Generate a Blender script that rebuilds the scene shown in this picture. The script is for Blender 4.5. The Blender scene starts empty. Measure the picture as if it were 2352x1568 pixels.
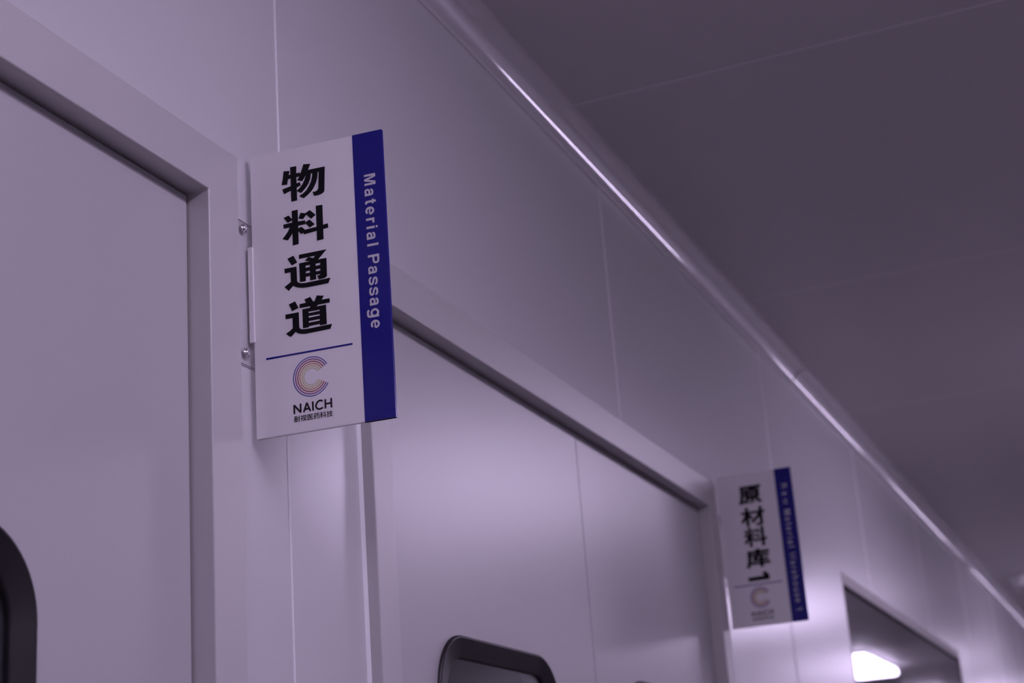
import bpy, bmesh, math, random
from mathutils import Vector, Matrix
from mathutils.geometry import tessellate_polygon

scene = bpy.context.scene
COL = scene.collection

# ------------------------------------------------------------------ camera
# world: X along the corridor wall, wall face at y = 0, corridor at y < 0, floor z = 0
F_PX, IMG_W = 3763.9, 2352.0
ROT = [[0.3800, -0.9222, -0.0719], [0.2618, 0.1818, -0.9479], [0.8872, 0.3414, 0.3105]]
r0, r1, r2 = (Vector(r).normalized() for r in ROT)
cam_data = bpy.data.cameras.new('camera')
cam = bpy.data.objects.new('camera', cam_data)
COL.objects.link(cam)
cam_data.sensor_fit = 'HORIZONTAL'
cam_data.sensor_width = 36.0
cam_data.lens = F_PX / IMG_W * 36.0
cam_data.clip_start = 0.05
CAM = Vector((0.0, -0.8, 1.42))
cam.matrix_world = Matrix(((r0.x, -r1.x, -r2.x, CAM.x), (r0.y, -r1.y, -r2.y, CAM.y),
                           (r0.z, -r1.z, -r2.z, CAM.z), (0, 0, 0, 1)))
cam_data.dof.use_dof = True
cam_data.dof.focus_distance = 1.62
cam_data.dof.aperture_fstop = 6.8
scene.camera = cam

# ------------------------------------------------------------------ light and exposure
LAMP_COLOUR = (1.0, 0.815, 1.22)     # the lavender white of the corridor lamps
LAMP_STRENGTH = 11.2
world = bpy.data.worlds.new('world')
scene.world = world
world.use_nodes = True
world.node_tree.nodes['Background'].inputs[0].default_value = (0, 0, 0, 1)
scene.view_settings.view_transform = 'Standard'
scene.view_settings.look = 'None'
scene.view_settings.gamma = 1.0
scene.view_settings.exposure = 0.0
scene.view_settings.use_curve_mapping = False

# ------------------------------------------------------------------ materials
def mat(name, col, rough=0.4, metal=0.0, spec=0.5, noise=0.0, nscale=40.0, bump=0.0, bscale=300.0, coat=0.0):
    m = bpy.data.materials.new(name)
    m.use_nodes = True
    nt = m.node_tree
    b = nt.nodes['Principled BSDF']
    b.inputs['Base Color'].default_value = (*col, 1)
    b.inputs['Roughness'].default_value = rough
    b.inputs['Metallic'].default_value = metal
    b.inputs['Specular IOR Level'].default_value = spec
    b.inputs['Coat Weight'].default_value = coat
    if noise or bump:
        tc = nt.nodes.new('ShaderNodeTexCoord')
    if noise:
        n = nt.nodes.new('ShaderNodeTexNoise')
        n.inputs['Scale'].default_value = nscale
        n.inputs['Detail'].default_value = 4
        nt.links.new(tc.outputs['Object'], n.inputs['Vector'])
        mr = nt.nodes.new('ShaderNodeMapRange')
        mr.inputs['To Min'].default_value = max(0.0, rough - noise)
        mr.inputs['To Max'].default_value = rough + noise
        nt.links.new(n.outputs['Fac'], mr.inputs['Value'])
        nt.links.new(mr.outputs['Result'], b.inputs['Roughness'])
    if bump:
        n2 = nt.nodes.new('ShaderNodeTexNoise')
        n2.inputs['Scale'].default_value = bscale
        nt.links.new(tc.outputs['Object'], n2.inputs['Vector'])
        bp = nt.nodes.new('ShaderNodeBump')
        bp.inputs['Strength'].default_value = bump
        bp.inputs['Distance'].default_value = 0.0005
        nt.links.new(n2.outputs['Fac'], bp.inputs['Height'])
        nt.links.new(bp.outputs['Normal'], b.inputs['Normal'])
    return m

def clear_mat(name):
    """thin clear plastic: what lies behind shows through, the surface mirrors a little."""
    m = bpy.data.materials.new(name)
    m.use_nodes = True
    nt = m.node_tree
    nt.nodes.remove(nt.nodes['Principled BSDF'])
    tr = nt.nodes.new('ShaderNodeBsdfTransparent')
    tr.inputs[0].default_value = (0.98, 0.975, 0.98, 1)
    gl = nt.nodes.new('ShaderNodeBsdfGlossy')
    gl.inputs['Roughness'].default_value = 0.06
    fr = nt.nodes.new('ShaderNodeFresnel')
    fr.inputs['IOR'].default_value = 1.49
    mx = nt.nodes.new('ShaderNodeMixShader')
    ge = nt.nodes.new('ShaderNodeNewGeometry')
    inv = nt.nodes.new('ShaderNodeMath')
    inv.operation = 'SUBTRACT'
    inv.inputs[0].default_value = 1.0
    mu = nt.nodes.new('ShaderNodeMath')
    mu.operation = 'MULTIPLY'
    nt.links.new(ge.outputs['Backfacing'], inv.inputs[1])
    nt.links.new(fr.outputs[0], mu.inputs[0])
    nt.links.new(inv.outputs[0], mu.inputs[1])
    half = nt.nodes.new('ShaderNodeMath')
    half.operation = 'MULTIPLY'
    half.inputs[1].default_value = 0.6
    nt.links.new(mu.outputs[0], half.inputs[0])
    nt.links.new(half.outputs[0], mx.inputs[0])
    nt.links.new(tr.outputs[0], mx.inputs[1])
    nt.links.new(gl.outputs[0], mx.inputs[2])
    nt.links.new(mx.outputs[0], nt.nodes['Material Output'].inputs['Surface'])
    return m

def opal_mat(name, col, rough, share):
    """opal acrylic sheet: part of the light that falls on one face comes out of the other."""
    m = mat(name, col, rough)
    nt = m.node_tree
    tl = nt.nodes.new('ShaderNodeBsdfTranslucent')
    tl.inputs[0].default_value = (*col, 1)
    mx = nt.nodes.new('ShaderNodeMixShader')
    mx.inputs[0].default_value = share
    nt.links.new(nt.nodes['Principled BSDF'].outputs[0], mx.inputs[1])
    nt.links.new(tl.outputs[0], mx.inputs[2])
    nt.links.new(mx.outputs[0], nt.nodes['Material Output'].inputs['Surface'])
    return m

M = {}
M['panel'] = mat('coated_steel_panel', (0.61, 0.61, 0.62), 0.235, spec=0.45, bump=0.02, bscale=60)
M['door'] = mat('coated_steel_door', (0.47, 0.465, 0.475), 0.34, spec=0.85, bump=0.02, bscale=50)
M['frame'] = mat('frame_paint', (0.52, 0.51, 0.51), 0.36, spec=0.85)
M['ceiling'] = mat('ceiling_panel', (0.56, 0.54, 0.55), 0.42)
M['sealant'] = mat('silicone_sealant', (0.82, 0.82, 0.83), 0.35)
M['cove'] = mat('painted_aluminium_cove', (0.72, 0.71, 0.72), 0.085, metal=0.35, spec=0.8)
M['core'] = mat('panel_core', (0.5, 0.5, 0.5), 0.8)
M['rubber'] = mat('grey_rubber', (0.35, 0.34, 0.35), 0.6)
M['black_rubber'] = mat('black_rubber', (0.012, 0.010, 0.013), 0.42, noise=0.05)
M['matt_rubber'] = mat('matt_rubber', (0.008, 0.007, 0.009), 0.8, spec=0.1)
M['window_metal'] = mat('window_aluminium', (0.36, 0.34, 0.345), 0.5, spec=0.3)
M['floor'] = mat('epoxy_floor', (0.15, 0.14, 0.15), 0.35, noise=0.08, nscale=3)
M['sign_white'] = opal_mat('opal_acrylic', (0.92, 0.90, 0.91), 0.20, 0.12)
M['sign_edge'] = mat('acrylic_edge', (0.55, 0.50, 0.54), 0.4)
M['sign_blue'] = mat('blue_film', (0.006, 0.004, 0.20), 0.20, spec=0.35)
M['ink'] = mat('black_ink', (0.005, 0.005, 0.007), 0.5, spec=0.15)
M['ink_soft'] = mat('dark_grey_ink', (0.018, 0.014, 0.02), 0.5, spec=0.15)
M['white_ink'] = mat('white_lettering', (0.60, 0.58, 0.62), 0.4)
M['acrylic'] = clear_mat('clear_acrylic')
M['chrome'] = mat('chrome', (0.75, 0.75, 0.77), 0.16, metal=1.0)
M['plastic'] = mat('white_plastic', (0.8, 0.8, 0.8), 0.4)
M['housing'] = mat('lamp_housing', (0.8, 0.8, 0.8), 0.35)
M['dark_room'] = mat('dark_room_wall', (0.05, 0.055, 0.085), 0.6)
for nm, c in (('ring_blue', (0.018, 0.045, 0.25)), ('ring_purple', (0.10, 0.008, 0.13)), ('ring_red', (0.22, 0.012, 0.03)),
              ('ring_orange', (0.45, 0.15, 0.10)), ('ring_amber', (0.58, 0.45, 0.25)), ('ring_yellow', (0.55, 0.55, 0.33)),
              ('wash_lilac', (0.76, 0.66, 0.78)), ('wash_pink', (0.82, 0.68, 0.72)), ('wash_cream', (0.82, 0.74, 0.66)),
              ('wash_yellow', (0.80, 0.78, 0.64))):
    M[nm] = mat(nm, c, 0.4)

def lamp_mat():
    m = bpy.data.materials.new('lamp_diffuser')
    m.use_nodes = True
    nt = m.node_tree
    b = nt.nodes['Principled BSDF']
    b.inputs['Base Color'].default_value = (0.8, 0.8, 0.8, 1)
    b.inputs['Emission Color'].default_value = (*LAMP_COLOUR, 1)
    b.inputs['Emission Strength'].default_value = LAMP_STRENGTH
    return m
M['lamp'] = lamp_mat()

def glass_mat(name, tint, rough=0.01):
    m = bpy.data.materials.new(name)
    m.use_nodes = True
    b = m.node_tree.nodes['Principled BSDF']
    b.inputs['Base Color'].default_value = (*tint, 1)
    b.inputs['Roughness'].default_value = rough
    b.inputs['Transmission Weight'].default_value = 1.0
    b.inputs['IOR'].default_value = 1.5
    return m
M['glass'] = glass_mat('window_glass', (0.55, 0.57, 0.60))

# ------------------------------------------------------------------ helpers
def link_mesh(name, bm, material, parent=None, smooth=False, bevel=0.0, segs=2):
    me = bpy.data.meshes.new(name)
    bmesh.ops.recalc_face_normals(bm, faces=bm.faces)
    bm.to_mesh(me)
    bm.free()
    mats = material if isinstance(material, (list, tuple)) else [material]
    for m in mats:
        me.materials.append(m)
    if smooth:
        for p in me.polygons:
            p.use_smooth = True
    o = bpy.data.objects.new(name, me)
    COL.objects.link(o)
    if parent is not None:
        o.parent = parent
    if bevel:
        md = o.modifiers.new('bevel', 'BEVEL')
        md.width = bevel
        md.segments = segs
        md.limit_method = 'ANGLE'
        md.angle_limit = math.radians(40)
    return o

def empty(name, loc=(0, 0, 0), parent=None):
    o = bpy.data.objects.new(name, None)
    o.empty_display_size = 0.05
    COL.objects.link(o)
    o.location = loc
    if parent is not None:
        o.parent = parent
    return o

def tag(o, label=None, cat=None, group=None, kind=None):
    if label: o['label'] = label
    if cat: o['category'] = cat
    if group: o['group'] = group
    if kind: o['kind'] = kind
    return o

def box(bm, x0, x1, y0, y1, z0, z1, mi=0):
    v = [bm.verts.new(p) for p in ((x0, y0, z0), (x1, y0, z0), (x1, y1, z0), (x0, y1, z0),
                                   (x0, y0, z1), (x1, y0, z1), (x1, y1, z1), (x0, y1, z1))]
    for f in ((0, 3, 2, 1), (4, 5, 6, 7), (0, 1, 5, 4), (1, 2, 6, 5), (2, 3, 7, 6), (3, 0, 4, 7)):
        bm.faces.new([v[i] for i in f]).material_index = mi

def prism(bm, loop, fn, mi=0):
    """loop of 2-D points, fn(p, k) gives the 3-D point of end k (0 / 1)."""
    n = len(loop)
    a = [bm.verts.new(fn(p, 0)) for p in loop]
    b = [bm.verts.new(fn(p, 1)) for p in loop]
    for i in range(n):
        j = (i + 1) % n
        bm.faces.new((a[i], a[j], b[j], b[i])).material_index = mi
    for tri in tessellate_polygon([[Vector((p[0], p[1], 0)) for p in loop]]):
        bm.faces.new([a[i] for i in tri]).material_index = mi
        bm.faces.new([b[i] for i in reversed(tri)]).material_index = mi

def cyl(bm, c, axis, r, h, n=32, r2=None):
    """closed cylinder from c along axis."""
    axis = Vector(axis).normalized()
    t = axis.orthogonal().normalized()
    s = axis.cross(t)
    r2 = r if r2 is None else r2
    a, b = [], []
    for i in range(n):
        w = 2 * math.pi * i / n
        d = t * math.cos(w) + s * math.sin(w)
        a.append(bm.verts.new(Vector(c) + d * r))
        b.append(bm.verts.new(Vector(c) + d * r2 + axis * h))
    for i in range(n):
        j = (i + 1) % n
        bm.faces.new((a[i], a[j], b[j], b[i]))
    bm.faces.new(a)
    bm.faces.new(list(reversed(b)))

# ------------------------------------------------------------------ dimensions of the place (metres)
X0, X1 = -4.0, 22.0
CEIL = 2.614
WIDTH = 2.30
YF = -0.0172                     # front face of the door frames
YL = 0.0065                      # face of the door leaves
D1 = dict(il=0.415, ir=1.2533, ol=0.361, orr=1.3072)
D2 = dict(il=1.629, ir=3.0216, ol=1.5815, orr=3.0755)
HD_IN, HD_OUT = 1.42 + 0.815 * 0.8, 1.42 + 0.8826 * 0.8
WIN = dict(x0=4.40, x1=6.67, z0=0.95, z1=1.42 + 0.895 * 0.8)
SEAM0, SEAM = 1.422, 1.1382
CSEAM0, CSEAM = 2.323, 1.130

# ------------------------------------------------------------------ wall_left: sandwich panels with sealed joints and openings
def strip_section(a, b, ca, cb, d=0.050, g=0.0012, c=0.0012):
    """cross-section (x, y) of a panel from a to b, chamfered where a joint lies."""
    pts = []
    if ca:
        pts += [(a + g, d), (a + g, c), (a + g + c, 0)]
    else:
        pts += [(a, d), (a, 0)]
    if cb:
        pts += [(b - g - c, 0), (b - g, c), (b - g, d)]
    else:
        pts += [(b, 0), (b, d)]
    return pts

bm = bmesh.new()
seams = [SEAM0 + SEAM * k for k in range(-5, 19)]
seams = [s for s in seams if X0 < s < X1]
opens = [(D1['ol'] + 0.02, D1['orr'] - 0.02, 0, HD_OUT - 0.02), (D2['ol'] + 0.02, D2['orr'] - 0.02, 0, HD_OUT - 0.02),
         (WIN['x0'] + 0.01, WIN['x1'] - 0.01, WIN['z0'] + 0.01, WIN['z1'] - 0.01)]
cuts = sorted(set([X0, X1] + seams + [o[0] for o in opens] + [o[1] for o in opens]))
for a, b in zip(cuts[:-1], cuts[1:]):
    zr = [(0.0, CEIL)]
    for o in opens:
        if o[0] - 1e-6 <= a and b <= o[1] + 1e-6:
            zr = [(z0, z1) for z0, z1 in ((0.0, o[2]), (o[3], CEIL)) if z1 - z0 > 1e-4]
    sec = strip_section(a, b, a in seams, b in seams)
    for z0, z1 in zr:
        prism(bm, sec, lambda p, k, z0=z0, z1=z1: (p[0], p[1], z1 if k else z0), 0)
        for s_, e in ((a, 1), (b, -1)):
            if s_ in seams and e == 1:       # sealant bead in the joint
                prism(bm, [(s_ - 0.0022, 0.0012), (s_ - 0.0017, -0.0004), (s_ - 0.0006, -0.0011), (s_ + 0.0006, -0.0011), (s_ + 0.0017, -0.0004), (s_ + 0.0022, 0.0012), (s_, 0.004)],
                      lambda p, k, z0=z0, z1=z1: (p[0], p[1], z1 if k else z0), 1)
tag(link_mesh('wall_left', bm, [M['panel'], M['sealant']]), kind='structure')

# ------------------------------------------------------------------ ceiling, floor and the rest of the shell
bm = bmesh.new()
cs = [CSEAM0 + CSEAM * k for k in range(-6, 20)]
cs = [s for s in cs if X0 < s < X1]
cc = [X0] + cs + [X1]
for a, b in zip(cc[:-1], cc[1:]):
    sec = strip_section(a, b, a in cs, b in cs)
    prism(bm, sec, lambda p, k: (p[0], -WIDTH if k else 0.0, CEIL + p[1]), 0)
    if a in cs:
        prism(bm, [(a - 0.0025, 0.0012), (a - 0.0014, 0.0001), (a, 0.0), (a + 0.0014, 0.0001), (a + 0.0025, 0.0012), (a, 0.004)],
              lambda p, k: (p[0], -WIDTH if k else 0.0, CEIL + p[1]), 1)
tag(link_mesh('ceiling', bm, [M['ceiling'], M['sealant']]), kind='structure')
bm = bmesh.new(); box(bm, X0, X1, -WIDTH - 0.05, 0.05, -0.05, 0.0)
tag(link_mesh('floor', bm, M['floor']), kind='structure')
bm = bmesh.new(); box(bm, X0, X1, -WIDTH - 0.05, -WIDTH, 0.0, CEIL)
tag(link_mesh('wall_right', bm, M['panel']), kind='structure')
bm = bmesh.new(); box(bm, X0 - 0.05, X0, -WIDTH - 0.05, 0.05, 0.0, CEIL)
tag(link_mesh('wall_back', bm, M['panel']), kind='structure')
bm = bmesh.new(); box(bm, X1, X1 + 0.05, -WIDTH - 0.05, 0.05, 0.0, CEIL)
tag(link_mesh('wall_front', bm, M['panel']), kind='structure')

# ------------------------------------------------------------------ cove mouldings between wall and ceiling
def cove(name, xa, xb, twist=0.0, side=0):
    bm = bmesh.new()
    R = 0.0405
    prof = [(0.0, -0.0445), (-0.0018, -0.0445), (-0.0018, -0.0405)]
    for i in range(0, 25):
        w = math.pi / 2 * i / 24
        prof.append((-0.0018 - R + R * math.cos(w), -0.0018 - R + R * math.sin(w)))
    prof += [(-0.0455, -0.0018), (-0.0455, 0.0), (-0.0015, 0.0)]
    def fn(p, k):
        y, z = p
        x = xb if k else xa
        if side: y = -WIDTH - y
        t = twist * (1 if k else 0)
        return (x, y - (0.0006 if t else 0) * (0 if side else 1), CEIL + z - t)
    prism(bm, prof, fn)
    o = link_mesh(name, bm, M['cove'])
    for p in o.data.polygons:
        p.use_smooth = True
    o.data.set_sharp_from_angle(angle=math.radians(20))
    return tag(o, kind='structure')
joints = [X0, 0.38, 4.06, 7.74, 11.42, 15.10, 18.78, X1]
for i, (a, b) in enumerate(zip(joints[:-1], joints[1:])):
    cove('trim_%d' % (i + 1), a + 0.008, b - 0.008, 0.0006 if i % 2 else 0.0)
cove('trim_8', X0, X1, 0.0, 1)

# ------------------------------------------------------------------ door frames, leaves and view windows
def frame_mesh(name, d, parent, left=True):
    bm = bmesh.new()
    sec_depth = 0.060
    il, ir, ol, orr = d['il'], d['ir'], d['ol'], d['orr']
    # one mitred U: outer and inner outline at the front and the back
    fr = [(ol, 0), (ol, HD_OUT), (orr, HD_OUT), (orr, 0), (ir, 0), (ir, HD_IN), (il, HD_IN), (il, 0)]
    a = [bm.verts.new((x, YF, z)) for x, z in fr]
    b = [bm.verts.new((x, YF + sec_depth, z)) for x, z in fr]
    for q in ((0, 1, 6, 7), (1, 2, 5, 6), (2, 3, 4, 5)):
        bm.faces.new([a[i] for i in q]); bm.faces.new([b[i] for i in reversed(q)])
    for i in range(8):
        j = (i + 1) % 8
        bm.faces.new((a[i], b[i], b[j], a[j]))
    return link_mesh(name, bm, M['frame'], parent, bevel=0.0014, segs=3)

def rrect(cx, zt, hw, h, r, n=14):
    """rounded rectangle outline (x, z), top at zt."""
    out = []
    for (sx, sz, a0) in ((1, 1, 0), (-1, 1, 90), (-1, -1, 180), (1, -1, 270)):
        ccx = cx + sx * (hw - r)
        ccz = (zt - r) if sz > 0 else (zt - h + r)
        for i in range(n + 1):
            w = math.radians(a0 + 90 * i / n)
            out.append((ccx + r * math.cos(w), ccz + r * math.sin(w)))
    return out

def ring_between(bm, A, yA, B, yB):
    a = [bm.verts.new((p[0], yA, p[1])) for p in A]
    b = [bm.verts.new((p[0], yB, p[1])) for p in B]
    n = len(a)
    for i in range(n):
        j = (i + 1) % n
        bm.faces.new((a[i], a[j], b[j], b[i]))

def view_window(leaf, cx, zt, hw, h, r):
    w = 0.027
    def L(k): return rrect(cx, zt - k, hw - k, h - 2 * k, max(r - k * 0.8, 0.02))
    bm = bmesh.new()
    prof = [(0.0, YL + 0.0005), (0.0003, YL - 0.0035), (0.0022, YL - 0.0050), (0.0040, YL - 0.0044), (0.0052, YL - 0.0030),
            (0.0250, YL - 0.0012), (w, YL + 0.0020), (w, YL + 0.0060)]
    loops = [[bm.verts.new((p[0], y, p[1])) for p in L(k)] for k, y in prof]
    n = len(loops[0])
    for A, B in zip(loops[:-1], loops[1:]):
        for i in range(n):
            j = (i + 1) % n
            bm.faces.new((A[i], A[j], B[j], B[i]))
    ringo = link_mesh('view_window_frame', bm, M['black_rubber'], leaf, smooth=True)
    for y, nm in ((YL + 0.004, 'window_pane'),):
        bm = bmesh.new()
        o = L(w - 0.001)
        prism(bm, o, lambda p, k, y=y: (p[0], y + (0.005 if k else 0), p[1]))
        link_mesh(nm, bm, M['glass'], leaf)
    return ringo

def leaf_mesh(name, xa, xb, parent, win, top):
    """door leaf with a rounded opening for its view window."""
    cx, zt, hw, h, r = win
    bm = bmesh.new()
    inner = rrect(cx, zt - 0.002, hw - 0.002, h - 0.004, r)
    for y in (YL, YL + 0.045):
        vo = [bm.verts.new(p) for p in ((xa, y, 0.006), (xb, y, 0.006), (xb, y, top), (xa, y, top))]
        vi = [bm.verts.new((p[0], y, p[1])) for p in inner]
        eds = [bm.edges.new((l[i], l[(i + 1) % len(l)])) for l in (vo, vi) for i in range(len(l))]
        bmesh.ops.triangle_fill(bm, use_beauty=True, edges=eds)
    ring_between(bm, inner, YL, inner, YL + 0.045)
    ring_between(bm, [(xa, 0.006), (xb, 0.006), (xb, top), (xa, top)], YL, [(xa, 0.006), (xb, 0.006), (xb, top), (xa, top)], YL + 0.045)
    bmesh.ops.remove_doubles(bm, verts=bm.verts, dist=1e-6)
    return link_mesh(name, bm, M['door'], parent)

WT, WHW, WH, WR = 1.42 + 0.3567 * 0.8, 0.1996, 0.60, 0.074
LEAF_TOP = 1.42 + 0.8014 * 0.8

def gap_strips(d, parent):
    bm = bmesh.new()
    y0, y1 = YL + 0.003, YL + 0.030
    box(bm, d['il'] + 0.003, d['ir'] - 0.003, YL - 0.0002, y1, LEAF_TOP, HD_IN - 0.0036)  # darker grey strip between leaf top and header
    box(bm, d['il'], d['il'] + 0.003, y0 + 0.006, y1, 0, LEAF_TOP, 1)
    box(bm, d['ir'] - 0.003, d['ir'], y0 + 0.006, y1, 0, LEAF_TOP, 1)
    return link_mesh('gasket', bm, [M['rubber'], M['matt_rubber']], parent)

def bead(d, parent):
    """silicone fillet along the frame where it meets the wall."""
    bm = bmesh.new()
    s = 0.0036
    for x, e in ((d['ol'], -1), (d['orr'], 1)):
        prism(bm, [(x, 0.001), (x, -s), (x + e * s * 0.35, -s * 0.62), (x + e * s * 0.62, -s * 0.35), (x + e * s, 0.0), (x + e * s, 0.001)],
              lambda p, k: (p[0], p[1], HD_OUT if k else 0.0))
    return link_mesh('sealant_bead', bm, M['sealant'], parent)

door1 = tag(empty('door_1', (0, 0, 0)), kind='structure')
frame_mesh('door_frame', D1, door1)
gap_strips(D1, door1)
bead(D1, door1)
w1 = (1.041 * 0.8, WT, WHW, WH, WR)
lf = leaf_mesh('door_leaf', D1['il'] + 0.003, D1['ir'] - 0.003, door1, w1, LEAF_TOP)
view_window(lf, *w1)

door2 = tag(empty('door_2', (0, 0, 0)), kind='structure')
frame_mesh('door_frame', D2, door2)
gap_strips(D2, door2)
bead(D2, door2)
SEAMX = 2.921 * 0.8
w2 = (2.461 * 0.8, WT, WHW, WH, WR)
w3 = (3.347 * 0.8, WT, WHW, WH, WR)
lf = leaf_mesh('door_leaf', D2['il'] + 0.002, SEAMX - 0.0014, door2, w2, LEAF_TOP)
view_window(lf, *w2)
lf = leaf_mesh('door_leaf', SEAMX + 0.0014, D2['ir'] - 0.003, door2, w3, LEAF_TOP)
view_window(lf, *w3)
bm = bmesh.new(); box(bm, SEAMX - 0.006, SEAMX + 0.006, YL + 0.002, YL + 0.02, 0.01, LEAF_TOP - 0.002)
link_mesh('meeting_seal', bm, M['rubber'], door2)

# dim rooms behind the doors and the window, seen only through the panes
bm = bmesh.new()
for a, b in ((0.2, 3.3), (4.2, 6.9)):
    box(bm, a, b, 2.0, 2.05, 0, CEIL)
    box(bm, a - 0.05, a, 0.06, 2.05, 0, CEIL)
    box(bm, b, b + 0.05, 0.06, 2.05, 0, CEIL)
    box(bm, a, b, 0.06, 2.0, -0.05, 0)
    box(bm, a, b, 0.06, 2.0, CEIL, CEIL + 0.05)
tag(link_mesh('wall_rooms_behind', bm, M['dark_room']), kind='structure')

# ------------------------------------------------------------------ long observation window
win = tag(empty('window_1', (0, 0, 0)), kind='structure')
bm = bmesh.new()
a0, a1, z0, z1 = WIN['x0'], WIN['x1'], WIN['z0'], WIN['z1']
tr, sr = 0.028, 0.008
fr = [(a0, z0), (a1, z0), (a1, z1), (a0, z1)]
fi = [(a0 + sr, z0 + tr), (a1 - sr, z0 + tr), (a1 - sr, z1 - tr), (a0 + sr, z1 - tr)]
ring_between(bm, fr, 0.03, fr, -0.0015)
ring_between(bm, fr, -0.0015, fi, 0.002)
ring_between(bm, fi, 0.002, fi, 0.03)
link_mesh('window_frame', bm, M['window_metal'], win)
bm = bmesh.new()
fg = [(a0 + sr + 0.012, z0 + tr + 0.012), (a1 - sr - 0.012, z0 + tr + 0.012), (a1 - sr - 0.012, z1 - tr - 0.012), (a0 + sr + 0.012, z1 - tr - 0.012)]
ring_between(bm, fi, 0.0022, fg, 0.0026)
ring_between(bm, fg, 0.0026, fg, 0.006)
link_mesh('window_gasket', bm, M['matt_rubber'], win)
for y in (0.004,):
    bm = bmesh.new()
    box(bm, a0 + sr, a1 - sr, y, y + 0.005, z0 + tr, z1 - tr)
    link_mesh('window_pane', bm, M['glass'], win)

# ------------------------------------------------------------------ ceiling lamps (all out of frame, seen in reflections)
def lamp(x):
    """surface-mounted lamp: shallow steel tray, deep milky diffuser with rounded edges."""
    root = empty('ceiling_light', (x, -1.15, CEIL - LAMP_DROP))
    bm = bmesh.new()
    L, Wd = 0.60, 0.15
    box(bm, -L, L, -Wd, Wd, LAMP_DROP - 0.018, LAMP_DROP)
    link_mesh('housing', bm, M['housing'], root, bevel=0.004)
    bm = bmesh.new()
    box(bm, -L + 0.006, L - 0.006, -Wd + 0.006, Wd - 0.006, 0.0, LAMP_DROP - 0.0185)
    link_mesh('diffuser', bm, M['lamp'], root, bevel=0.016, segs=4)
    return root
LAMP_DROP = 0.060
lamp_xs = [-0.95, 0.98, 4.60] + [7.94 + 3.09 * k for k in range(5)]
lamp_words = ['behind the viewer', 'above the single door', 'between the double door and the long window', 'just past the long window',
              'second past the long window', 'third past the long window', 'fourth past the long window', 'farthest along the corridor']
for x, wd in zip(lamp_xs, lamp_words):
    tag(lamp(x), 'white rectangular ceiling lamp ' + wd, 'ceiling lamp', 'lamps along the corridor ceiling')

# ------------------------------------------------------------------ small fitting on the ceiling at the right edge
sd = tag(empty('smoke_detector', (8.18, -0.155, CEIL)), 'small round white ceiling fitting close to the wall, at the right edge', 'detector')
bm = bmesh.new(); cyl(bm, (0, 0, 0), (0, 0, -1), 0.055, 0.014, 40)
link_mesh('base', bm, M['plastic'], sd, bevel=0.003)
bm = bmesh.new(); cyl(bm, (0, 0, -0.014), (0, 0, -1), 0.045, 0.030, 40, 0.030)
link_mesh('cap', bm, M['plastic'], sd, bevel=0.006)

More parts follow.
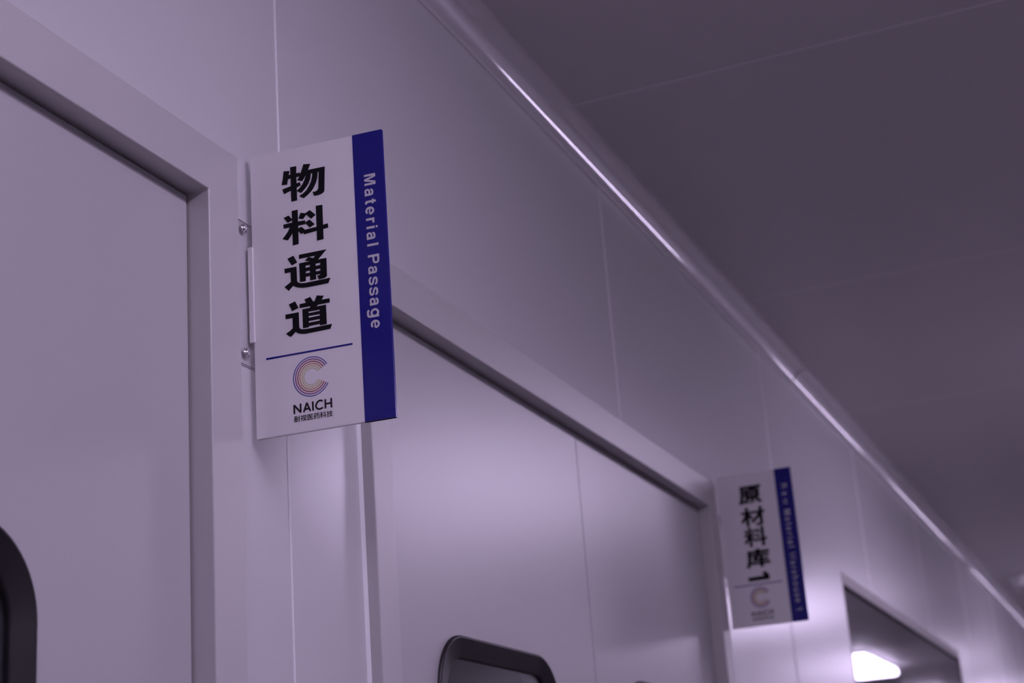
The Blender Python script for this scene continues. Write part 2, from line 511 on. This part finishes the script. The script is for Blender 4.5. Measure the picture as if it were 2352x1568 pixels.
# ------------------------------------------------------------------ the projecting door signs
# sign space: u (mm) outward from the wall, v (mm) up from the bottom edge, face towards -X
SW, SH = 149.4, 301.5
U_SCALE = 0.972
def S(u, v, h=0.0): return (-h, -u * U_SCALE / 1000.0, v / 1000.0)
GLYPHS = {"wu":[[[37.24,277.89],[43.81,277.05],[42.79,272.78],[41.82,268.05],[40.67,262.5],[34.49,263.18],[36.05,269.27]],[[42.31,272.73],[44.56,272.71],[51.33,272.88],[55.99,272.75],[56.24,270.85],[54.88,268.74],[51.35,268.66],[45.07,268.6],[41.99,268.17]],[[44.84,280.94],[51.87,280.73],[51.47,273.1],[51.57,261.39],[51.56,243.03],[45.08,242.84],[44.92,254.8],[45.06,268.29]],[[35.11,258.13],[45.09,259.98],[51.58,261.54],[55.45,262.26],[56.28,258.71],[51.42,257.12],[44.93,255.1],[36.96,252.77]],[[60.3,281.08],[67.89,279.97],[65.0,273.91],[62.91,269.28],[58.04,262.94],[52.5,265.03],[54.86,268.07],[56.41,271.12]],[[64.52,273.85],[84.27,273.77],[84.02,269.23],[77.43,269.41],[62.91,269.19]],[[77.56,272.76],[84.27,273.77],[82.81,247.53],[81.86,245.9],[79.6,244.7],[75.78,243.98],[71.03,244.14],[69.62,248.75],[72.47,248.46],[74.72,249.21],[76.22,251.03],[76.86,261.57]],[[62.96,270.65],[68.39,270.42],[67.74,265.95],[66.99,263.05],[65.24,259.13],[62.89,255.95],[59.58,252.67],[56.29,250.23],[51.61,253.41],[55.22,256.02],[58.55,259.61],[60.94,263.71],[62.37,267.7]],[[70.14,270.35],[76.02,270.02],[75.45,263.71],[73.82,258.55],[71.42,254.17],[68.41,250.22],[63.81,246.6],[59.25,243.89],[54.1,247.15],[58.81,249.16],[62.74,252.01],[65.76,255.96],[68.16,260.35],[69.63,265.55]]],"liao":[[[35.63,226.69],[41.45,228.25],[45.43,223.06],[45.24,222.34],[40.07,220.64]],[[45.11,232.53],[51.67,232.66],[51.69,219.69],[51.71,195.62],[45.16,195.09],[45.13,214.35]],[[35.07,219.43],[45.0,219.81],[51.69,219.69],[59.78,219.43],[60.11,215.45],[51.85,215.28],[42.6,215.15],[35.25,215.24]],[[42.61,215.45],[46.12,215.36],[45.25,208.59],[39.59,201.57],[33.77,204.06],[37.24,207.75],[40.23,211.09]],[[55.19,228.52],[60.54,227.04],[61.28,225.62],[57.47,221.25],[52.38,223.03]],[[51.42,212.2],[55.74,213.21],[59.56,209.23],[58.03,206.53],[54.93,205.64],[51.64,209.44]],[[60.54,227.13],[65.64,229.52],[71.95,223.17],[66.77,219.99],[61.28,225.62]],[[60.34,217.36],[65.16,219.26],[70.52,213.28],[64.93,210.79],[60.44,215.98]],[[58.13,209.22],[72.53,209.97],[79.8,210.78],[85.3,211.18],[85.59,206.79],[79.92,206.26],[72.68,205.75],[57.96,204.65]],[[72.64,232.7],[79.89,232.49],[79.8,210.78],[79.86,195.38],[72.57,195.16],[72.67,211.9]]],"tong":[[[38.49,181.84],[45.29,183.83],[49.29,176.08],[43.05,173.98]],[[34.79,171.66],[48.34,171.65],[48.45,156.82],[48.72,155.74],[49.62,154.54],[50.85,153.73],[52.71,153.09],[58.34,152.5],[85.6,152.98],[83.22,147.86],[61.29,147.7],[56.91,147.85],[53.79,148.19],[48.81,149.39],[46.34,150.57],[43.87,152.05],[38.82,147.43],[34.25,152.33],[41.66,156.45],[41.54,166.98],[34.89,166.88]],[[51.61,183.67],[82.45,183.81],[73.14,175.13],[67.75,177.34],[70.03,179.57],[51.62,179.35]],[[62.17,179.28],[68.05,177.19],[73.29,175.1],[70.07,172.6],[62.32,175.1],[58.12,176.19]],[[51.6,174.45],[58.53,174.48],[58.26,154.58],[51.83,154.73]],[[51.6,174.45],[82.17,174.75],[82.05,171.08],[51.53,170.81]],[[52.64,168.44],[80.82,168.48],[80.67,164.91],[52.51,164.85]],[[52.42,162.38],[80.57,162.46],[80.44,159.21],[52.3,158.98]],[[63.58,175.01],[69.84,174.72],[69.82,154.37],[63.26,154.4]],[[75.31,174.86],[82.17,174.75],[82.02,156.22],[81.68,155.41],[80.87,154.68],[78.35,153.82],[72.9,153.65],[71.42,157.75],[73.85,157.88],[74.99,159.0]]],"dao":[[[38.59,133.13],[45.64,135.1],[48.98,127.78],[42.01,125.59]],[[34.22,122.98],[49.12,123.08],[49.14,107.83],[49.47,106.75],[50.07,105.93],[51.13,105.11],[52.82,104.53],[56.54,104.24],[62.73,104.19],[85.4,104.62],[83.51,99.92],[59.46,99.56],[55.74,99.53],[53.26,99.75],[49.57,100.66],[47.12,101.8],[44.99,103.38],[39.84,98.99],[37.69,99.99],[34.35,103.1],[38.8,105.1],[42.17,107.57],[42.14,118.33],[34.39,118.37]],[[56.13,135.27],[62.59,136.89],[65.31,132.32],[62.49,130.2],[57.71,131.63]],[[69.91,137.1],[77.6,135.51],[74.97,131.61],[69.15,125.67],[61.35,124.86],[62.53,127.28],[67.52,131.63]],[[50.61,131.37],[67.52,131.69],[83.93,131.61],[83.81,127.42],[70.15,127.38],[62.53,127.28],[50.53,127.3]],[[53.43,125.39],[60.13,125.52],[59.85,105.7],[53.48,105.63]],[[72.55,125.5],[79.67,125.69],[79.76,105.59],[72.36,105.43]],[[53.43,125.39],[79.67,125.66],[79.51,121.89],[53.3,121.92]],[[54.01,120.1],[78.83,120.42],[78.7,117.17],[53.91,117.45]],[[53.83,115.28],[78.64,115.62],[78.49,112.18],[53.72,112.14]],[[53.64,110.06],[78.42,110.41],[78.28,107.08],[53.52,106.73]]]}
LOGOTYPE = {"N":[[[40.72,19.39],[40.67,28.5],[47.69,20.03],[47.77,29.0]]],"A":[[[51.03,19.64],[54.68,28.85],[58.37,19.77]],[[52.73,22.52],[56.77,22.74]]],"I":[[[61.17,29.09],[61.29,19.78]]],"C":[[[71.96,27.9],[70.05,28.86],[68.11,28.82],[66.11,27.56],[64.68,25.31],[64.47,23.1],[65.73,21.24],[68.0,20.22],[69.96,20.49],[71.94,21.42]]],"H":[[[74.93,29.23],[74.83,19.87]],[[81.36,29.37],[81.37,19.93]],[[74.86,24.55],[81.27,24.58]]]}

def flat(bm, loop, h0, h1, mi=0):
    prism(bm, loop, lambda p, k: S(p[0], p[1], h1 if k else h0), mi)

def ribbon(bm, pts, w, h0, h1, closed=False, mi=0, caps=True):
    """stroke of width w along a polyline (2-D mm)."""
    P = [Vector(p) for p in pts]
    n = len(P)
    Lf, Rt = [], []
    for i in range(n):
        a = P[i - 1] if (i > 0 or closed) else None
        b = P[(i + 1) % n] if (i < n - 1 or closed) else None
        d1 = (P[i] - a).normalized() if a is not None else (b - P[i]).normalized()
        d2 = (b - P[i]).normalized() if b is not None else d1
        t = (d1 + d2)
        t = t.normalized() if t.length > 1e-6 else d1
        nrm = Vector((-t.y, t.x))
        k = min(1.0 / max(abs(nrm.dot(Vector((-d1.y, d1.x)))), 0.35), 1.6)
        Lf.append(P[i] + nrm * w / 2 * k)
        Rt.append(P[i] - nrm * w / 2 * k)
    m = n if closed else n - 1
    for i in range(m):
        j = (i + 1) % n
        flat(bm, [Lf[i], Lf[j], Rt[j], Rt[i]], h0, h1, mi)

def smooth_pts(pts, it=2):
    """corner cutting that keeps the two ends."""
    for _ in range(it):
        q = [pts[0]]
        for a, b in zip(pts[:-1], pts[1:]):
            q.append((a[0] * .75 + b[0] * .25, a[1] * .75 + b[1] * .25))
            q.append((a[0] * .25 + b[0] * .75, a[1] * .25 + b[1] * .75))
        q.append(pts[-1])
        pts = q
    return pts

def arc_pts(cx, cy, rx, ry, a0, a1, n=28):
    return [(cx + rx * math.cos(math.radians(a0 + (a1 - a0) * i / n)), cy + ry * math.sin(math.radians(a0 + (a1 - a0) * i / n))) for i in range(n + 1)]

# bold grotesque letters, 1000 units to the em: (advance, [(points, width)], [polygons])
P_bowl = [(143, 658), (420, 658), (510, 640), (556, 590), (570, 510), (556, 430), (510, 375), (420, 350), (143, 350)]
LET = {
    'M': (833, [], [[(69, 0), (69, 718), (279, 718), (417, 228), (553, 718), (763, 718), (763, 0), (635, 0), (635, 580), (478, 0), (354, 0), (197, 580), (197, 0)]]),
    'a': (556, [(smooth_pts([(95, 365), (110, 440), (180, 487), (275, 490), (370, 480), (405, 420), (405, 330)]), 118), ([(405, 345), (405, 130), (412, 60), (440, 0)], 128),
                (smooth_pts([(410, 315), (330, 295), (180, 285), (92, 240), (80, 130), (120, 50), (220, 40), (330, 60), (405, 150), (408, 240)]), 115)], []),
    't': (333, [(smooth_pts([(165, 680), (165, 200), (165, 100), (190, 58), (250, 52), (310, 56)], 1), 138), ([(15, 482), (310, 482)], 100)], []),
    'e': (556, [([(85, 258), (478, 258)], 92), (arc_pts(280, 266, 192, 222, 0, 316), 125)], []),
    'r': (389, [([(135, 0), (135, 532)], 140), (smooth_pts([(135, 280), (150, 400), (220, 462), (373, 462)]), 130)], []),
    'i': (278, [([(139, 0), (139, 532)], 140), ([(139, 600), (139, 718)], 140)], []),
    'l': (278, [([(139, 0), (139, 718)], 140)], []),
    'P': (667, [([(143, 0), (143, 718)], 145), (P_bowl, 122)], []),
    's': (556, [(smooth_pts([(475, 370), (455, 450), (380, 490), (270, 490), (150, 480), (95, 420), (110, 330), (240, 285), (340, 260), (450, 220), (475, 140), (420, 60), (290, 38), (160, 45), (85, 90), (72, 165)]), 112)], []),
    'g': (611, [(arc_pts(285, 272, 195, 208, 0, 360), 122), (smooth_pts([(488, 532), (488, 60), (485, -80), (430, -150), (290, -166), (150, -155), (95, -80)]), 128)], []),
    'R': (722, [([(143, 0), (143, 718)], 145), (P_bowl, 122), (smooth_pts([(400, 350), (530, 340), (575, 250), (580, 90), (620, 0)]), 135)], []),
    'w': (778, [([(75, 532), (222, 30), (389, 500), (556, 30), (703, 532)], 125)], []),
    'W': (944, [([(75, 718), (262, 35), (472, 690), (682, 35), (869, 718)], 135)], []),
    'h': (611, [([(134, 0), (134, 718)], 138), (smooth_pts([(134, 280), (150, 420), (260, 485), (400, 480), (476, 420), (476, 280), (476, 0)]), 132)], []),
    'o': (611, [(arc_pts(305, 266, 208, 222, 0, 360), 128)], []),
    'u': (611, [(smooth_pts([(134, 532), (134, 250), (134, 110), (210, 48), (340, 52), (470, 110), (476, 250)]), 132), ([(476, 0), (476, 532)], 138)], []),
    '1': (556, [([(330, 0), (330, 710)], 140), ([(90, 520), (250, 545), (330, 690)], 105)], []),
}

def word(bm, txt, base_u, v_start, v_end, size, h, weight=1.0):
    """letters turned a quarter to the right: they read downwards, their tops point outwards."""
    adv = [LET[c][0] if c in LET else 278 for c in txt]
    total = sum(adv[:-1]) * size / 1000.0
    track = ((v_start - v_end) - total) / max(len(txt) - 1, 1)
    v = v_start
    k = 0
    for c, a in zip(txt, adv):
        if c in LET:
            cv = lambda p: (base_u + p[1] * size / 1000.0, v - p[0] * size / 1000.0)
            for pts, w in LET[c][1]:
                ribbon(bm, [cv(p) for p in pts], w * weight * size / 1000.0, 0.0, h + k * 2e-6)
                k += 1
            for pg in LET[c][2]:
                flat(bm, [cv(p) for p in pg], 0.0, h)
        v -= a * size / 1000.0 + track

def han(txt, box_uv, bold, h, name, parent, material, heavy=0.0):
    """Chinese characters from Blender's own lettering, fitted into a box (u0, u1, v0, v1)."""
    cu = bpy.data.curves.new(name, 'FONT')
    cu.body = txt
    cu.size = 1.0
    cu.offset = bold
    cu.extrude = 0.01
    cu.resolution_u = 4
    ob = bpy.data.objects.new(name, cu)
    COL.objects.link(ob)
    dg = bpy.context.evaluated_depsgraph_get()
    me = bpy.data.meshes.new_from_object(ob.evaluated_get(dg))
    bpy.data.objects.remove(ob)
    bpy.data.curves.remove(cu)
    xs = [v.co.x for v in me.vertices]; ys = [v.co.y for v in me.vertices]
    ax, bx, ay, by = min(xs), max(xs), min(ys), max(ys)
    u0, u1, v0, v1 = box_uv
    for v in me.vertices:
        u = u0 + (v.co.x - ax) / (bx - ax) * (u1 - u0)
        w = v0 + (v.co.y - ay) / (by - ay) * (v1 - v0)
        v.co = Vector(S(u, w, h if v.co.z > 0 else 0.0))
    if heavy:                               # heavier strokes: the same outline laid down again a little aside
        bm = bmesh.new()
        for k, (du, dv) in enumerate(((0, 0), (1, 1), (1, -1), (-1, 1), (-1, -1), (1.4, 0), (-1.4, 0))):
            n0 = len(bm.verts)
            bm.from_mesh(me)
            bm.verts.ensure_lookup_table()
            for v in bm.verts[n0:]:
                v.co += Vector((-k * 2e-6, -du * heavy / 1000, dv * heavy / 1000))
        bm.to_mesh(me)
        bm.free()
    me.materials.clear()
    me.materials.append(material)
    me.name = name
    o = bpy.data.objects.new(name, me)
    COL.objects.link(o)
    o.parent = parent
    return o

HL = 0.0005
def build_sign(loc, tilt, texts, english, label, en_pos, en_size=17.2, en_weight=1.0, u_scale=0.972):
    global U_SCALE
    U_SCALE = u_scale
    root = tag(empty('door_sign', loc), label, 'sign', 'blue and white signs projecting from the wall')
    root.rotation_euler = (0, 0, tilt)      # not quite square to the wall
    bm = bmesh.new()
    box(bm, 0.0, 0.004, -SW * U_SCALE / 1000, 0.0018, 0.0, SH / 1000)
    link_mesh('board', bm, M['sign_white'], root, bevel=0.0003, segs=1)
    bm = bmesh.new()
    flat(bm, [(116.6, 0.0), (SW + 0.15, 0.0), (SW + 0.15, SH), (116.6, SH)], -0.0040, 0.0002)
    st = link_mesh('colour_stripe', bm, M['sign_blue'], root)
    st['label'] = 'deep blue stripe down the outer edge'
    bm = bmesh.new()
    for w_, (vs, ve) in zip(english, en_pos):
        word(bm, w_, 128.0, vs, ve, en_size, 0.0004, en_weight)
    link_mesh('english_lettering', bm, M['white_ink'], st)
    for t in texts:
        if t[0] == 'trace':
            bm = bmesh.new()
            for k, loop in enumerate(t[1]):
                flat(bm, loop, 0.0, HL + k * 2e-6)
            link_mesh('character', bm, M['ink'], root)
        elif t[0] == 'poly':
            bm = bmesh.new()
            for k, loop in enumerate(t[1]):
                flat(bm, loop, 0.0, HL + k * 2e-6)
            link_mesh('numeral', bm, M['ink'], root)
        else:
            han(t[1], t[2], t[3], HL, 'character', root, M['ink'], 0.9 if t[3] < 0.01 else 0.6)
    bm = bmesh.new()
    flat(bm, [(11.2, 79.6), (106.9, 79.6), (106.9, 81.4), (11.2, 81.4)], 0.0, 0.0003)
    link_mesh('divider_line', bm, M['sign_blue'], root)
    logo = empty('logo', (0, 0, 0), root)
    cu_, cv_, R = 60.9, 54.7, 19.95
    step = R * 0.1165
    ring_mats = ['ring_blue', 'ring_purple', 'ring_red', 'ring_orange', 'ring_amber', 'ring_yellow']
    wash_mats = ['wash_lilac', 'wash_pink', 'wash_cream', 'wash_yellow', 'wash_yellow']
    A0, A1 = 31.0, 332.5
    for i, m_ in enumerate(wash_mats):
        bm = bmesh.new()
        r_ = R - step * (i + .5)
        ribbon(bm, arc_pts(cu_, cv_, r_, r_, A0, A1, 72), step * 0.98, 0.0, 0.00008)
        link_mesh('logo_band', bm, M[m_], logo)
    for i, m_ in enumerate(ring_mats):
        bm = bmesh.new()
        r_ = R - step * i
        ribbon(bm, arc_pts(cu_, cv_, r_, r_, A0, A1, 80), 0.80 if i < 3 else (0.62 if i == 3 else 0.5), 0.0, 0.0002)
        link_mesh('logo_ring', bm, M[m_], logo)
    bm = bmesh.new()
    k = 0
    for ch, strokes in LOGOTYPE.items():
        for s_ in strokes:
            pts = smooth_pts(s_, 2) if ch == 'C' else s_
            segs = [pts] if ch == 'C' else [[a, b] for a, b in zip(pts[:-1], pts[1:])]
            for sg in segs:
                ribbon(bm, sg, 1.72, 0.0, 0.0003 + k * 2e-6)
                k += 1
    link_mesh('logo_lettering', bm, M['ink_soft'], logo)
    cap = han('\u8010\u89c6\u533b\u836f\u79d1\u6280', (40.2, 82.6, 11.0, 17.2), 0.004, 0.0003, 'logo_caption', logo, M['ink_soft'])
    # clear mounting bracket screwed to the wall
    bm = bmesh.new()
    yb = 8.0
    o_ = lambda x0, x1, u0, u1, v0, v1: box(bm, x0, x1, -u1 / 1000, -u0 / 1000, v0 / 1000, v1 / 1000)
    o_(-0.030, 0.034, -yb + 0.2, -yb + 3.0, 75.0, 227.5)
    for f in bm.faces:
        f.normal_update()
        f.material_index = 0 if abs(f.normal.y) > 0.5 else 1
    br = link_mesh('mounting_bracket', bm, [M['acrylic'], M['sign_edge']], root, bevel=0.0004, segs=1)
    br.rotation_euler = (0, 0, -tilt)
    bm = bmesh.new()
    o_(-0.0036, -0.0004, -yb + 2.8, 0.4, 99.0, 201.0)
    o_(0.0044, 0.0076, -yb + 2.8, 0.4, 99.0, 201.0)
    link_mesh('bracket_slot', bm, M['sign_white'], br, bevel=0.0006)
    for v in (87.0, 219.6):
        for x in (-0.0108, 0.0148):
            bm = bmesh.new()
            c = Vector((x, (yb - 3.0) / 1000, v / 1000))
            n_ = 28
            prof = [(0.0050, 0.0), (0.0050, 0.0008), (0.0035, 0.0010), (0.0033, 0.0018), (0.0026, 0.0028), (0.0012, 0.0033), (0.0006, 0.0022)]
            rows = [[bm.verts.new(c + Vector((r_ * math.cos(2 * math.pi * i / n_), -h_, r_ * math.sin(2 * math.pi * i / n_)))) for i in range(n_)] for r_, h_ in prof]
            for A, B in zip(rows[:-1], rows[1:]):
                for i in range(n_):
                    j = (i + 1) % n_
                    bm.faces.new((A[i], A[j], B[j], B[i]))
            bm.faces.new(rows[-1])
            sc = link_mesh('screw', bm, M['chrome'], br, smooth=True)
            sc['label'] = 'small chrome screw'
    return root

build_sign((1.3504, -0.008, 1.42 + 0.424), 0.066,
           [('trace', GLYPHS['wu']), ('trace', GLYPHS['liao']), ('trace', GLYPHS['tong']), ('trace', GLYPHS['dao'])],
           ['Material', 'Passage'],
           'near white sign with a blue stripe reading Material Passage, beside the single door', [(256.4, 181.6), (169.9, 101.2)])

# the second sign: same board, other words
def refit(loops, u0, u1, v0, v1):
    us = [p[0] for l in loops for p in l]; vs = [p[1] for l in loops for p in l]
    a, b, c, d = min(us), max(us), min(vs), max(vs)
    return [[(u0 + (p[0] - a) / (b - a) * (u1 - u0), v0 + (p[1] - c) / (d - c) * (v1 - v0)) for p in l] for l in loops]
build_sign((3.1363, -0.008, 1.42 + 0.428), 0.0,
           [('han', '\u539f', (40.5, 86.0, 239.5, 275.5), 0.02), ('han', '\u6750', (41.0, 88.0, 196.0, 232.0), 0.004),
            ('trace', refit(GLYPHS['liao'], 41.5, 88.0, 154.0, 193.0)), ('han', '\u5e93', (41.0, 88.0, 113.0, 149.5), 0.02),
            ('poly', [[(41, 87.5), (83.3, 87.5), (83.3, 96), (41, 95.2)], [(83.3, 95), (83.3, 97), (76.5, 104), (69.5, 103), (73, 95)]])],
           ['Raw', 'Material', 'Warehouse', '1'],
           'far sign with a blue stripe reading Raw Material Warehouse 1, past the double door', [(271.0, 240.0), (219.0, 146.0), (133.5, 44.0), (27.5, 18.0)], 15.5, 0.72, 1.0)
